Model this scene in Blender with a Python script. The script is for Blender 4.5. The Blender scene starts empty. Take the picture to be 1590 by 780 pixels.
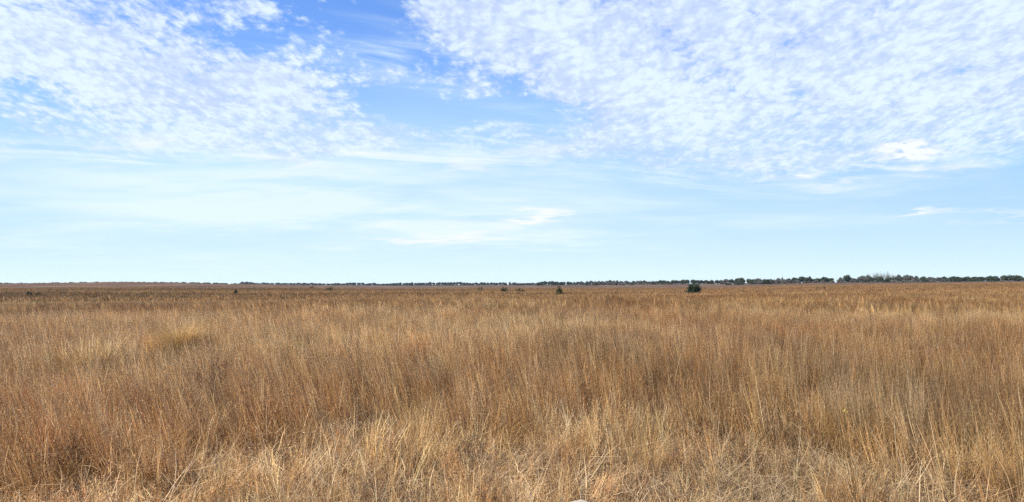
import bpy, math, random
import numpy as np
PI = math.pi
random.seed(7)
R = np.random.default_rng(11)
scene = bpy.context.scene
COL = scene.collection

# ------------------------------------------------------------------ camera
EYE = 2.1
F = 1094.0            # focal length in photo pixels (72 deg wide)
HY = 441.7            # eye level line in the photo
cam_d = bpy.data.cameras.new('camera')
cam = bpy.data.objects.new('camera', cam_d); COL.objects.link(cam)
cam.location = (0, 0, EYE); cam.rotation_euler = (PI/2, 0, 0)
cam_d.sensor_width = 36; cam_d.lens = 36*F/1590
cam_d.shift_y = (HY-390)/1590
cam_d.clip_start = 0.05; cam_d.clip_end = 30000
scene.camera = cam

# ------------------------------------------------------------------ noise (numpy)
def _h(ix, iy, s):
    n = (ix.astype(np.int64)*374761393 + iy.astype(np.int64)*668265263 + s*974711) & 0x7fffffff
    n = ((n ^ (n >> 13))*1274126177) & 0x7fffffff
    return ((n ^ (n >> 16)) & 0xffff)/65535.0
def vnoise(x, y, s=0):
    x = np.asarray(x, float); y = np.asarray(y, float)
    ix = np.floor(x); iy = np.floor(y); fx = x-ix; fy = y-iy
    fx = fx*fx*(3-2*fx); fy = fy*fy*(3-2*fy)
    a = _h(ix, iy, s); b = _h(ix+1, iy, s); c = _h(ix, iy+1, s); d = _h(ix+1, iy+1, s)
    return (a*(1-fx)+b*fx)*(1-fy) + (c*(1-fx)+d*fx)*fy
def fbm(x, y, s=0, o=4):
    t = 0; a = .5; n = 0
    for k in range(o):
        t = t + a*vnoise(x*2**k, y*2**k, s+k*17); n += a; a *= .5
    return t/n
def sstep(a, b, x):
    t = np.clip((x-a)/(b-a), 0, 1); return t*t*(3-2*t)

# ------------------------------------------------------------------ terrain
DK = np.array([0, 12, 48, 75, 110, 200, 350, 700, 1000, 1500, 2200, 6000.])
PX = np.array([-3000, 0, 200, 380, 600, 800, 1060, 1300, 1590, 4000.])
AZ = np.arctan((PX-795)/F)
ZT = np.array([
    # 0  12    48    75   110   200   350   700  1000  1500  2200  6000
    [0, 0, 0.00, -.55, -1.0, -1.3, -1.1, 2.6, 2.9, 2.0, 0.5, 0],
    [0, 0, 0.00, -.55, -1.0, -1.3, -1.1, 2.75, 3.0, 2.0, 0.5, 0],
    [0, 0, 0.00, -.65, -1.1, -1.5, -1.0, 4.10, 4.2, 3.0, 0.8, 0],
    [0, 0, -.02, -.60, -1.1, -1.5, -1.2, 2.00, 2.2, 1.5, 0.4, 0],
    [0, 0, 0.00, -.30, -.75, -1.3, -1.5, -1.5, -1.6, -1.6, -1.6, -1.6],
    [0, 0, 0.05, -.20, -.60, -1.2, -1.4, -0.6, -.3, -.2, -.6, -1.6],
    [0, 0, 0.10, -.02, -.30, -.80, -.90, 0.5, 2.3, 2.3, 1.6, 0],
    [0, 0, 0.15, 0.15, 0.05, 0.00, 0.80, 3.5, 4.0, 4.0, 3.0, 1],
    [0, 0, 0.20, 0.30, 0.40, 0.70, 1.80, 4.4, 4.8, 4.8, 4.0, 1],
    [0, 0, 0.20, 0.30, 0.40, 0.70, 1.80, 4.4, 4.8, 4.8, 4.0, 1]])
def terrain(x, y):
    x = np.asarray(x, float); y = np.asarray(y, float)
    r = np.hypot(x, y); a = np.clip(np.arctan2(x, y), AZ[0], AZ[-1])
    i = np.clip(np.searchsorted(AZ, a)-1, 0, len(AZ)-2); fa = (a-AZ[i])/(AZ[i+1]-AZ[i]); fa = fa*fa*(3-2*fa)
    j = np.clip(np.searchsorted(DK, r)-1, 0, len(DK)-2); fr = np.clip((r-DK[j])/(DK[j+1]-DK[j]), 0, 1); fr = fr*fr*(3-2*fr)
    z = (ZT[i, j]*(1-fa)+ZT[i+1, j]*fa)*(1-fr) + (ZT[i, j+1]*(1-fa)+ZT[i+1, j+1]*fa)*fr
    m = np.clip(r/30, .25, 1)
    z = z + (fbm(x/9, y/9, 5, 3)-.5)*.34*m + (fbm(x/2.1, y/2.1, 9, 2)-.5)*.14
    return z
def tz(x, y): return float(terrain(x, y))

# ------------------------------------------------------------------ materials
def new_mat(name):
    m = bpy.data.materials.new(name); m.use_nodes = True; m.node_tree.nodes.clear(); return m, m.node_tree
def leaf_mat(name, attr=True, trans=.17, rough=.5, spec=.25, base=(1, 1, 1), inst=False):
    m, nt = new_mat(name); N = nt.nodes; L = nt.links
    out = N.new('ShaderNodeOutputMaterial'); p = N.new('ShaderNodeBsdfPrincipled'); t = N.new('ShaderNodeBsdfTranslucent'); mx = N.new('ShaderNodeMixShader')
    a = N.new('ShaderNodeAttribute'); a.attribute_name = 'bcol'
    mul = N.new('ShaderNodeMix'); mul.data_type = 'RGBA'; mul.blend_type = 'MULTIPLY'; mul.inputs[0].default_value = 1
    L.new(a.outputs['Color'], mul.inputs[6])
    if inst:
        b = N.new('ShaderNodeAttribute'); b.attribute_type = 'INSTANCER'; b.attribute_name = 'tint'
        L.new(b.outputs['Color'], mul.inputs[7])
    else:
        mul.inputs[7].default_value = (*base, 1)
    L.new(mul.outputs[2], p.inputs['Base Color']); L.new(mul.outputs[2], t.inputs['Color'])
    p.inputs['Roughness'].default_value = rough; p.inputs['Specular IOR Level'].default_value = spec
    mx.inputs[0].default_value = trans
    L.new(p.outputs[0], mx.inputs[1]); L.new(t.outputs[0], mx.inputs[2]); L.new(mx.outputs[0], out.inputs[0])
    return m
M_grass = leaf_mat('dry_grass', inst=True)
M_solo = leaf_mat('dry_grass_single')
M_leaf = leaf_mat('tree_foliage', trans=.15, rough=.6, spec=.2)

def bark():
    m, nt = new_mat('bark'); N = nt.nodes; L = nt.links
    out = N.new('ShaderNodeOutputMaterial'); p = N.new('ShaderNodeBsdfPrincipled')
    n = N.new('ShaderNodeTexNoise'); n.inputs['Scale'].default_value = 6; n.inputs['Detail'].default_value = 6
    r = N.new('ShaderNodeValToRGB'); r.color_ramp.elements[0].color = (.06, .045, .035, 1); r.color_ramp.elements[1].color = (.2, .165, .13, 1)
    L.new(n.outputs[0], r.inputs[0]); L.new(r.outputs[0], p.inputs[0]); L.new(p.outputs[0], out.inputs[0]); p.inputs['Roughness'].default_value = .9
    return m
M_bark = bark()
def stone():
    m, nt = new_mat('limestone'); N = nt.nodes; L = nt.links
    out = N.new('ShaderNodeOutputMaterial'); p = N.new('ShaderNodeBsdfPrincipled')
    n = N.new('ShaderNodeTexNoise'); n.inputs['Scale'].default_value = 22; n.inputs['Detail'].default_value = 8
    r = N.new('ShaderNodeValToRGB'); r.color_ramp.elements[0].position = .3; r.color_ramp.elements[0].color = (.22, .16, .10, 1); r.color_ramp.elements[1].position = .6; r.color_ramp.elements[1].color = (.50, .41, .27, 1)
    b = N.new('ShaderNodeBump'); b.inputs['Strength'].default_value = .6; b.inputs['Distance'].default_value = .02
    L.new(n.outputs[0], b.inputs['Height']); L.new(b.outputs[0], p.inputs['Normal'])
    L.new(n.outputs[0], r.inputs[0]); L.new(r.outputs[0], p.inputs[0]); L.new(p.outputs[0], out.inputs[0]); p.inputs['Roughness'].default_value = .9
    return m
M_stone = stone()
def petal():
    m, nt = new_mat('yellow_petal'); N = nt.nodes; L = nt.links
    out = N.new('ShaderNodeOutputMaterial'); p = N.new('ShaderNodeBsdfPrincipled')
    n = N.new('ShaderNodeTexNoise'); n.inputs['Scale'].default_value = 60
    r = N.new('ShaderNodeValToRGB'); r.color_ramp.elements[0].color = (.50, .38, .04, 1); r.color_ramp.elements[1].color = (.62, .52, .10, 1)
    L.new(n.outputs[0], r.inputs[0]); L.new(r.outputs[0], p.inputs[0]); L.new(p.outputs[0], out.inputs[0])
    return m
M_petal = petal()

def ground_mat():
    m, nt = new_mat('prairie_ground'); N = nt.nodes; L = nt.links
    out = N.new('ShaderNodeOutputMaterial'); p = N.new('ShaderNodeBsdfPrincipled'); p.inputs['Roughness'].default_value = 1; p.inputs['Specular IOR Level'].default_value = .05
    g = N.new('ShaderNodeNewGeometry')
    def noise(scale, det=5, rough=.6, mp=None):
        n = N.new('ShaderNodeTexNoise'); n.inputs['Scale'].default_value = scale; n.inputs['Detail'].default_value = det; n.inputs['Roughness'].default_value = rough
        L.new(mp or g.outputs['Position'], n.inputs['Vector']); return n.outputs[0]
    def ramp(src, els):
        r = N.new('ShaderNodeValToRGB'); cr = r.color_ramp
        while len(cr.elements) < len(els): cr.elements.new(.5)
        for e, (q, c) in zip(cr.elements, els): e.position = q; e.color = (*c, 1)
        L.new(src, r.inputs[0]); return r.outputs[0]
    def mix(f, a, b, mode='MIX'):
        q = N.new('ShaderNodeMix'); q.data_type = 'RGBA'; q.blend_type = mode
        if isinstance(f, float): q.inputs[0].default_value = f
        else: L.new(f, q.inputs[0])
        L.new(a, q.inputs[6]); L.new(b, q.inputs[7]); return q.outputs[2]
    # near: dark litter covered soil ; far: the mean colour of the dry prairie with broad swards
    near = ramp(noise(14, 8, .7), [(.3, (.035, .026, .018)), (.55, (.10, .075, .048)), (.75, (.26, .20, .13))])
    big = ramp(noise(.022, 5, .6), [(.34, (.085, .052, .033)), (.46, (.115, .070, .043)), (.56, (.15, .094, .055)), (.7, (.20, .13, .078))])
    fine = ramp(noise(.6, 6, .75), [(.3, (.55, .55, .55)), (.7, (1.35, 1.3, 1.25))])
    far = mix(1.0, big, fine, 'MULTIPLY')
    grn = ramp(noise(.05, 4, .6), [(.60, (0, 0, 0)), (.70, (1, 1, 1))])
    gc = N.new('ShaderNodeRGB'); gc.outputs[0].default_value = (.075, .068, .036, 1)
    far2 = mix(grn, far, gc.outputs[0])
    d = N.new('ShaderNodeVectorMath'); d.operation = 'LENGTH'; L.new(g.outputs['Position'], d.inputs[0])
    mr = N.new('ShaderNodeMapRange'); mr.inputs[1].default_value = 40; mr.inputs[2].default_value = 170; L.new(d.outputs['Value'], mr.inputs[0])
    L.new(mix(mr.outputs[0], near, far2), p.inputs['Base Color'])
    b = N.new('ShaderNodeBump'); b.inputs['Strength'].default_value = 1; b.inputs['Distance'].default_value = .35
    L.new(noise(1.6, 6, .75), b.inputs['Height']); L.new(b.outputs[0], p.inputs['Normal'])
    L.new(p.outputs[0], out.inputs[0]); return m
M_ground = ground_mat()

# ------------------------------------------------------------------ object helpers
def mesh_np(name, V, Q, C=None, mat=None, smooth=False):
    me = bpy.data.meshes.new(name)
    V = np.asarray(V, np.float32); Q = np.asarray(Q, np.int32)
    me.vertices.add(len(V)); me.vertices.foreach_set('co', V.ravel())
    k = Q.shape[1]
    me.loops.add(Q.size); me.loops.foreach_set('vertex_index', Q.ravel())
    me.polygons.add(len(Q)); me.polygons.foreach_set('loop_start', np.arange(0, Q.size, k, dtype=np.int32))
    me.update(calc_edges=True)
    if C is not None:
        a = me.attributes.new('bcol', 'FLOAT_COLOR', 'POINT')
        a.data.foreach_set('color', np.concatenate([C, np.ones((len(C), 1))], 1).astype(np.float32).ravel())
    if mat: me.materials.append(mat)
    if smooth: me.shade_smooth()
    return me
def obj(name, me, parent=None, loc=None, rz=0, scale=None):
    o = bpy.data.objects.new(name, me); COL.objects.link(o)
    if parent: o.parent = parent
    if loc is not None: o.location = loc
    o.rotation_euler.z = rz
    if scale is not None: o.scale = scale
    return o
def tag(o, label=None, cat=None, group=None, kind=None):
    if label: o['label'] = label
    if cat: o['category'] = cat
    if group: o['group'] = group
    if kind: o['kind'] = kind
    return o
class Acc:
    def __init__(s): s.V = []; s.Q = []; s.C = []; s.n = 0
    def add(s, V, Q, C):
        s.V.append(V); s.Q.append(Q+s.n); s.C.append(C); s.n += len(V)
    def mesh(s, name, mat): return mesh_np(name, np.concatenate(s.V), np.concatenate(s.Q), np.concatenate(s.C), mat)

def blades(A, n, base, L, tilt, bend, width, seg, cols, az=None, twist=.6, power=1.5, kink=0):
    """n ribbons: base (n,3), L, tilt, bend, width (n,), az heading, cols (n,3)"""
    if az is None: az = R.uniform(0, 2*PI, n)
    t = np.linspace(0, 1, seg+1)
    th = tilt[:, None] + bend[:, None]*t[None]**power
    if kink:
        kp = R.uniform(.35, .8, n)[:, None]; ka = R.uniform(-kink, kink, n)[:, None]*(R.random(n) < .5)[:, None]
        th = th + ka*(t[None] > kp)
    wob = R.normal(0, .05, (n, seg+1)).cumsum(1)
    a2 = az[:, None] + wob*1.5
    d = np.stack([np.sin(th)*np.cos(a2), np.sin(th)*np.sin(a2), np.cos(th)], -1)
    step = (L/seg)[:, None, None]
    P = np.concatenate([np.zeros((n, 1, 3)), np.cumsum(d[:, :-1]*step, 1)], 1) + base[:, None]
    ta = az + PI/2 + R.normal(0, twist, n)
    wv = np.stack([np.cos(ta), np.sin(ta), R.normal(0, .2, n)], -1)
    prof = np.clip(1.0 - .8*t**2, .15, 1)
    off = wv[:, None]*(width[:, None]*prof[None]/2)[..., None]
    V = np.stack([P-off, P+off], 2).reshape(-1, 3)
    b = (np.arange(n)*(seg+1)*2)[:, None] + (np.arange(seg)*2)[None]
    Q = np.stack([b, b+1, b+3, b+2], -1).reshape(-1, 4)
    A.add(V, Q, np.repeat(cols, (seg+1)*2, 0))
    return P, d
def disc(n, r, z=0):
    a = R.uniform(0, 2*PI, n); q = r*np.sqrt(R.random(n))
    return np.stack([q*np.cos(a), q*np.sin(a), np.full(n, z)], -1)
PAL = {
 'tan':  [(.52, .37, .18), (.60, .45, .24), (.40, .27, .13), (.31, .195, .095), (.74, .60, .37)],
 'red':  [(.36, .20, .09), (.45, .275, .13), (.28, .145, .07), (.58, .41, .22)],
 'pale': [(.64, .53, .36), (.72, .61, .43), (.55, .44, .28), (.46, .37, .25), (.60, .52, .40)],
 'gold': [(.68, .50, .24), (.78, .60, .32), (.58, .42, .20), (.46, .33, .15)],
 'grey': [(.36, .28, .19), (.46, .37, .26), (.25, .19, .13), (.54, .45, .32)],
 'green':[(.15, .17, .06), (.22, .23, .09), (.30, .28, .13), (.12, .13, .05), (.42, .36, .19)],
 'dark': [(.12, .075, .05), (.17, .11, .07), (.09, .06, .045), (.22, .15, .10)],
}
def pal(name, n, jit=.12):
    p = np.array(PAL[name]); c = p[R.integers(0, len(p), n)]
    return np.clip(c*(1+R.normal(0, jit, (n, 1))), .02, .85)

def fluff(A, P, n, t0, size, cols):
    """small pale seed tufts along the upper part of the stems"""
    m, s, _ = P.shape
    i = R.integers(0, m, n); t = R.uniform(t0, 1, n)*(s-1.001); k = t.astype(int); f = (t-k)[:, None]
    b = P[i, k]*(1-f) + P[i, k+1]*f
    blades(A, n, b, R.uniform(.6, 1.5, n)*size, R.uniform(.2, 1.2, n), R.uniform(0, .6, n), R.uniform(.002, .0045, n), 1, cols)

def clump_stems(H=1.0, n=52, rad=.24, w=.0038, pa='tan', leafpa='tan', spread=.15, fl=5, seg=6, leaves=60, nb=9):
    A = Acc()
    base, az, tilt, bend, cols, hh = bunches(n, nb, rad, .018, spread, pa)
    P, d = blades(A, n, base, H*hh*R.uniform(.75, 1.06, n), tilt, bend, w*R.uniform(.6, 1.5, n), seg, cols, az, kink=.25)
    m = 5       # a few stout pale culms
    b2 = bunches(m, m, rad, .01, spread*1.3, 'pale', 1.3, .8)
    P3, _ = blades(A, m, b2[0], H*R.uniform(.7, 1.1, m), b2[2], b2[3], np.full(m, w*1.75), seg, b2[4], b2[1], kink=.5)
    if fl:
        m = n*fl; fluff(A, P, m, .45, .022, np.clip(np.repeat(cols, fl, 0)*1.15+.03, 0, .88))
    m = leaves
    base, az, tilt, bend, cols, hh = bunches(m, nb, rad*1.1, .03, .25, leafpa, 1.25, .5)
    blades(A, m, base, H*R.uniform(.25, .6, m), np.abs(tilt), R.uniform(.2, 1.8, m), w*R.uniform(.8, 1.6, m), 5, cols, az, kink=.6)
    m = leaves//2
    blades(A, m, disc(m, rad*1.1), H*R.uniform(.12, .3, m), R.uniform(.1, 1.2, m), R.uniform(.2, 1.8, m), w*R.uniform(.8, 1.6, m), 4, pal('grey', m))
    return A
def bunches(n, nb, rad, sig, spread, pa, hi=1.75, lo=.35):
    """stems gathered in nb bunches that share heading, lean and tone"""
    c = disc(nb, rad); k = R.integers(0, nb, n)
    base = c[k] + R.normal(0, sig, (n, 3))*np.array([1, 1, 0])
    baz = R.uniform(0, 2*PI, nb); btilt = np.abs(R.normal(0, spread, nb)); bb = R.normal(.12, .14, nb)
    tone = R.uniform(lo, hi, nb)**1.0; bp = np.array(PAL[pa])[R.integers(0, len(PAL[pa]), nb)]
    cols = np.clip((bp[k]*.7+pal(pa, n)*.3)*tone[k][:, None], .02, .88)
    return base, baz[k]+R.normal(0, .35, n), btilt[k]+R.normal(0, .045, n), bb[k]+R.normal(0, .07, n), cols, R.uniform(.75, 1.05, nb)[k]
def clump_thatch(H=.35, n=110, rad=.28, w=.0042, pa='pale', pb='dark'):
    A = Acc()
    for p_, k, nb in ((pa, n, 16), (pb, n//2, 8), ('grey', n//3, 8)):
        base, az, tilt, bend, cols, hh = bunches(k, nb, rad, .03, .5, p_, 1.35, .5); base[:, 2] = R.uniform(0, H*.35, k)
        blades(A, k, base, H*R.uniform(.4, 1.3, k), tilt+R.uniform(.0, .8, k), R.uniform(-.4, 1.8, k), w*R.uniform(.5, 1.6, k), 5, cols, az, kink=.9)
    k = n//5
    base = disc(k, rad); base[:, 2] = R.uniform(.05, H*.8, k)
    blades(A, k, base, H*R.uniform(.6, 1.6, k), R.uniform(1.1, 1.75, k), R.uniform(-.3, .3, k), w*R.uniform(.7, 1.4, k), 4, pal(pa, k), kink=.9)
    return A
def clump_tangle(H=.8, n=34, rad=.3, w=.0042):
    """loose broken straws lying across one another, propped up by the sward"""
    A = Acc()
    base = disc(n, rad); base[:, 2] = R.uniform(.05, .55*H, n)
    blades(A, n, base, H*R.uniform(.3, .9, n), R.uniform(.5, 1.6, n), R.uniform(-.5, .9, n), w*R.uniform(.5, 1.3, n), 6, pal('pale', n), kink=1.0)
    m = 60; base = disc(m, rad); base[:, 2] = R.uniform(.0, .6*H, m)
    blades(A, m, base, R.uniform(.05, .2, m), R.uniform(0, 1.6, m), R.uniform(-.8, 2.2, m), w*R.uniform(.5, 1.3, m), 4, pal('tan', m), kink=.8)
    return A
def clump_tussock(H=.8, n=420, rad=.13, w=.002, pa='gold', sp=.9, bend=1.2):
    A = Acc(); base = disc(n, rad)
    az = np.arctan2(base[:, 1], base[:, 0]) + R.normal(0, .5, n)
    q = np.hypot(base[:, 0], base[:, 1])/rad
    blades(A, n, base, H*R.uniform(.5, 1.05, n), q*sp*R.uniform(.4, 1, n), bend*R.uniform(.2, 1, n), w*R.uniform(.7, 1.3, n), 7, pal(pa, n), az, power=1.6)
    k = n//4
    blades(A, k, disc(k, rad*1.2), H*R.uniform(.2, .5, k), R.uniform(.1, 1.1, k), R.uniform(.3, 1.3, k), w*1.4*R.uniform(.7, 1.3, k), 5, pal('grey', k))
    return A
def clump_green(H=.28, n=160, rad=.2, w=.004):
    A = Acc()
    blades(A, n, disc(n, rad), H*R.uniform(.4, 1.1, n), np.abs(R.normal(.15, .3, n)), R.uniform(.1, 1.2, n), w*R.uniform(.6, 1.3, n), 5, pal('green', n))
    k = n//3
    blades(A, k, disc(k, rad), H*R.uniform(.4, 1.3, k), R.uniform(.1, 1.3, k), R.uniform(.1, 1.2, k), w*R.uniform(.5, 1., k), 5, pal('pale', k))
    return A
def clump_forb(H=.6, n=7, rad=.1, pa='dark', wst=.004):
    """dead branching forbs: stems with side branches ending in small seed heads"""
    A = Acc(); base = disc(n, rad)
    P, d = blades(A, n, base, H*R.uniform(.7, 1.1, n), np.abs(R.normal(.1, .15, n)), R.normal(.1, .2, n), np.full(n, wst), 6, pal(pa, n))
    for rep, (num, ln) in enumerate(((9, .28), (22, .10))):
        k = n*num; i = R.integers(0, n, k); t = R.uniform(.3, 1, k)*5.99; j = t.astype(int); f = (t-j)[:, None]
        b = P[i, j]*(1-f)+P[i, j+1]*f
        P2, _ = blades(A, k, b, H*ln*R.uniform(.5, 1.2, k), R.uniform(.3, 1.1, k), R.uniform(-.5, .3, k), np.full(k, wst*.6), 3, pal(pa, k))
        tip = P2[:, -1]
        for _r in range(3):
            blades(A, k, tip, R.uniform(.008, .02, k), R.uniform(0, 1.5, k), R.uniform(0, .5, k), R.uniform(.006, .012, k), 1, pal(pa, k))
    return A
def clump_far(H=.95, n=60, rad=.5, w=.012, pa='tan', seg=3, sp=.16, nb=8, sig=.035, hi=1.6, lo=.4):
    A = Acc()
    base, az, tilt, bend, cols, hh = bunches(n, nb, rad, sig, sp, pa, hi, lo)
    blades(A, n, base, H*hh*R.uniform(.7, 1.06, n), tilt, bend, w*R.uniform(.5, 1.5, n), seg, cols, az)
    k = n//2
    blades(A, k, disc(k, rad), H*R.uniform(.2, .55, k), np.abs(R.normal(.3, .4, k)), R.uniform(.1, 1.4, k), w*R.uniform(.8, 1.6, k), 2, pal('grey' if pa == 'grey' else 'tan', k, .15)*.75)
    return A

VAR = []      # (key, mesh)
def addvar(key, A): VAR.append((key, A.mesh('grass_clump_'+key, M_grass)))
for i in range(5): addvar('stem', clump_stems())
for i in range(3): addvar('stemred', clump_stems(pa='red', leafpa='tan', H=.95))
for i in range(2): addvar('stemgold', clump_stems(pa='pale', leafpa='gold', H=1.0, n=55, spread=.2))
for i in range(3): addvar('thatch', clump_thatch())
for i in range(3): addvar('tangle', clump_tangle())
def clump_culms(H=1.15, n=8, rad=.3, w=.0062):
    A = Acc()
    base, az, tilt, bend, cols, hh = bunches(n, 6, rad, .02, .2, 'pale', 1.25, .85)
    P, _ = blades(A, n, base, H*hh*R.uniform(.75, 1.05, n), tilt, bend, w*R.uniform(.6, 1.2, n), 7, cols, az, kink=.5)
    k = 26; i = R.integers(0, n, k); j = R.integers(2, 7, k)
    blades(A, k, P[i, j], R.uniform(.06, .22, k), R.uniform(.3, 1.3, k), R.uniform(.2, 1.6, k), w*R.uniform(.4, .8, k), 4, pal('pale', k))
    return A
for i in range(3): addvar('culm', clump_culms())
for i in range(2): addvar('thatchgrey', clump_thatch(pa='grey', pb='dark', H=.3, n=100))
for i in range(2): addvar('short', clump_stems(H=.55, n=44, fl=2, leaves=90, spread=.3, pa='tan', leafpa='pale'))
for i in range(2): addvar('green', clump_green())
for i in range(2): addvar('fine', clump_tussock())
for i in range(2): addvar('forb', clump_forb())
for i in range(5): addvar('far', clump_far())
addvar('farred', clump_far(pa='red')); addvar('fargrey', clump_far(pa='grey', H=.8))
for i in range(2): addvar('farpale', clump_far(pa='pale'))
for i in range(2): addvar('vfar', clump_far(H=.9, n=110, rad=1.6, w=.045, nb=20, sig=.22, hi=1.0, lo=.6, seg=2, sp=.3))
addvar('vfarred', clump_far(H=.9, n=110, rad=1.6, w=.045, nb=20, sig=.22, hi=1.0, lo=.6, seg=2, pa='red', sp=.3))
addvar('vfargreen', clump_far(H=.8, n=110, rad=1.6, w=.05, nb=20, sig=.22, hi=1.0, lo=.6, seg=2, pa='green', sp=.3))
IDX = {}
for i, (k, _) in enumerate(VAR): IDX.setdefault(k, []).append(i)
src = bpy.data.collections.new('grass_sources')          # never linked to the scene: only a source for the instances
for i, (k, me) in enumerate(VAR):
    o = bpy.data.objects.new('src_%02d_%s' % (i, k), me); src.objects.link(o)

def scatter(name, pts, var, rot, scl, tint, label, cat):
    me = bpy.data.meshes.new(name); n = len(pts)
    me.vertices.add(n); me.vertices.foreach_set('co', pts.astype(np.float32).ravel())
    def at(nm, ty, key, arr):
        a = me.attributes.new(nm, ty, 'POINT'); a.data.foreach_set(key, arr.ravel())
    at('variant', 'INT', 'value', var.astype(np.int32)); at('rot', 'FLOAT_VECTOR', 'vector', rot.astype(np.float32))
    at('scl', 'FLOAT_VECTOR', 'vector', scl.astype(np.float32))
    at('tint', 'FLOAT_COLOR', 'color', np.concatenate([tint, np.ones((n, 1))], 1).astype(np.float32))
    me.materials.append(M_grass)
    o = obj(name, me); tag(o, label, cat, kind='stuff')
    g = bpy.data.node_groups.new(name+'_nodes', 'GeometryNodeTree')
    g.interface.new_socket('Geometry', in_out='INPUT', socket_type='NodeSocketGeometry')
    g.interface.new_socket('Geometry', in_out='OUTPUT', socket_type='NodeSocketGeometry')
    N = g.nodes; L = g.links
    gi = N.new('NodeGroupInput'); go = N.new('NodeGroupOutput')
    m2p = N.new('GeometryNodeMeshToPoints'); L.new(gi.outputs[0], m2p.inputs[0])
    ci = N.new('GeometryNodeCollectionInfo'); ci.inputs[0].default_value = src; ci.inputs['Separate Children'].default_value = True; ci.inputs['Reset Children'].default_value = True
    ip = N.new('GeometryNodeInstanceOnPoints'); L.new(m2p.outputs[0], ip.inputs['Points']); L.new(ci.outputs[0], ip.inputs['Instance'])
    ip.inputs['Pick Instance'].default_value = True
    def na(nm, ty, dst):
        q = N.new('GeometryNodeInputNamedAttribute'); q.data_type = ty; q.inputs[0].default_value = nm; L.new(q.outputs[0], dst)
    na('variant', 'INT', ip.inputs['Instance Index']); na('scl', 'FLOAT_VECTOR', ip.inputs['Scale'])
    q = N.new('GeometryNodeInputNamedAttribute'); q.data_type = 'FLOAT_VECTOR'; q.inputs[0].default_value = 'rot'
    e2r = N.new('FunctionNodeEulerToRotation'); L.new(q.outputs[0], e2r.inputs[0]); L.new(e2r.outputs[0], ip.inputs['Rotation'])
    L.new(ip.outputs[0], go.inputs[0])
    md = o.modifiers.new('scatter', 'NODES'); md.node_group = g
    return o
def eulers(phi, lean, wdir):
    """turn by phi about z, then lean towards heading wdir (angle from +x) by lean"""
    c, s = np.cos(phi), np.sin(phi); n = len(phi)
    Rz = np.zeros((n, 3, 3)); Rz[:, 0, 0] = c; Rz[:, 0, 1] = -s; Rz[:, 1, 0] = s; Rz[:, 1, 1] = c; Rz[:, 2, 2] = 1
    ax = np.stack([-np.sin(wdir), np.cos(wdir), np.zeros(n)], -1)
    K = np.zeros((n, 3, 3)); K[:, 0, 1] = -ax[:, 2]; K[:, 0, 2] = ax[:, 1]; K[:, 1, 0] = ax[:, 2]; K[:, 1, 2] = -ax[:, 0]; K[:, 2, 0] = -ax[:, 1]; K[:, 2, 1] = ax[:, 0]
    T = np.eye(3)[None] + np.sin(lean)[:, None, None]*K + (1-np.cos(lean))[:, None, None]*(K@K)
    M = T@Rz
    return np.stack([np.arctan2(M[:, 2, 1], M[:, 2, 2]), -np.arcsin(np.clip(M[:, 2, 0], -1, 1)), np.arctan2(M[:, 1, 0], M[:, 0, 0])], -1)
def wedge(r0, r1, dens, half):
    n = int(half*(r1*r1-r0*r0)*dens)
    r = np.sqrt(R.uniform(r0*r0, r1*r1, n)); a = R.uniform(-half, half, n)
    return r*np.sin(a), r*np.cos(a), r, a
def choose(n, wts):
    """wts: list of (key, weight array) -> variant index"""
    W = np.stack([np.broadcast_to(w, (n,)) for _, w in wts], 1); W = np.clip(W, 0, None); W = W/W.sum(1, keepdims=True)
    u = R.random(n)[:, None]; k = (W.cumsum(1) < u).sum(1).clip(0, len(wts)-1)
    out = np.zeros(n, int)
    for i, (key, _) in enumerate(wts):
        m = k == i; out[m] = np.array(IDX[key])[R.integers(0, len(IDX[key]), m.sum())]
    return out
def fields(x, y, r, a):
    warm = fbm(x/7+3, y/9, 31, 3)                                # patches of tone, world space
    warm2 = fbm(x/30, y/45+7, 57, 3)
    side = sstep(-.5, .6, a)                                     # browner sward towards the right
    red = np.clip(.30 + .6*(warm-.5)*2 + .25*(warm2-.5)*2 + .30*side + .5*(fbm(x/1.1, y/1.5, 33, 2)-.5), 0, 1)
    return warm, warm2, side, red
def tints(x, y, n, red, side, dist):
    base = np.array([.88, .70, .475])[None]
    rd = np.array([.70, .50, .33])[None]
    t = base*(1-red[:, None]) + rd*red[:, None]
    tone = .79 + .68*fbm(x/1.3, y/2.0, 77, 3) + .22*(fbm(x/12, y/20, 91, 2)-.5)
    tone = tone*(1-.20*side*sstep(30, 8, dist))*(1-.26*side)*(1+.14*sstep(11, 7, dist))
    return t*tone[:, None]*(1+R.normal(0, .17, (n, 1)).clip(-.4, .5))
# the two tracts of the field where the tall sward gives way to matted thatch
def tallness(x, y, r, a):
    px = 795+F*np.tan(np.clip(a, -1.2, 1.2))
    edge = 8.6 + .9*np.exp(-((px-850)/420)**2) - 1.6*np.exp(-((px-100)/130)**2) - 1.3*sstep(1150, 1450, px)
    return sstep(-1.2, 1.6, r-edge + 5.0*(fbm(x/1.5, y/1.5, 41, 3)-.5))
HALF = math.radians(50)
def at_px(px, py, h):
    """ground point whose plant of height h has its top at the picture point"""
    d = (EYE-h)/((py-HY)/F)
    for _ in range(6):
        x = (px-795)/F*d; d = (EYE-h-tz(x, d))/((py-HY)/F)
    return (px-795)/F*d, d
GT = at_px(286, 494, 1.25); PT = at_px(138, 520, 1.1)
CLEAR = [(GT[0], GT[1], .95, 1.0), (PT[0], PT[1], .5, .6), (-.72, 6.6, .3, .4)]   # x, y, radius, share of the grass missing there
parts = []
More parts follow.
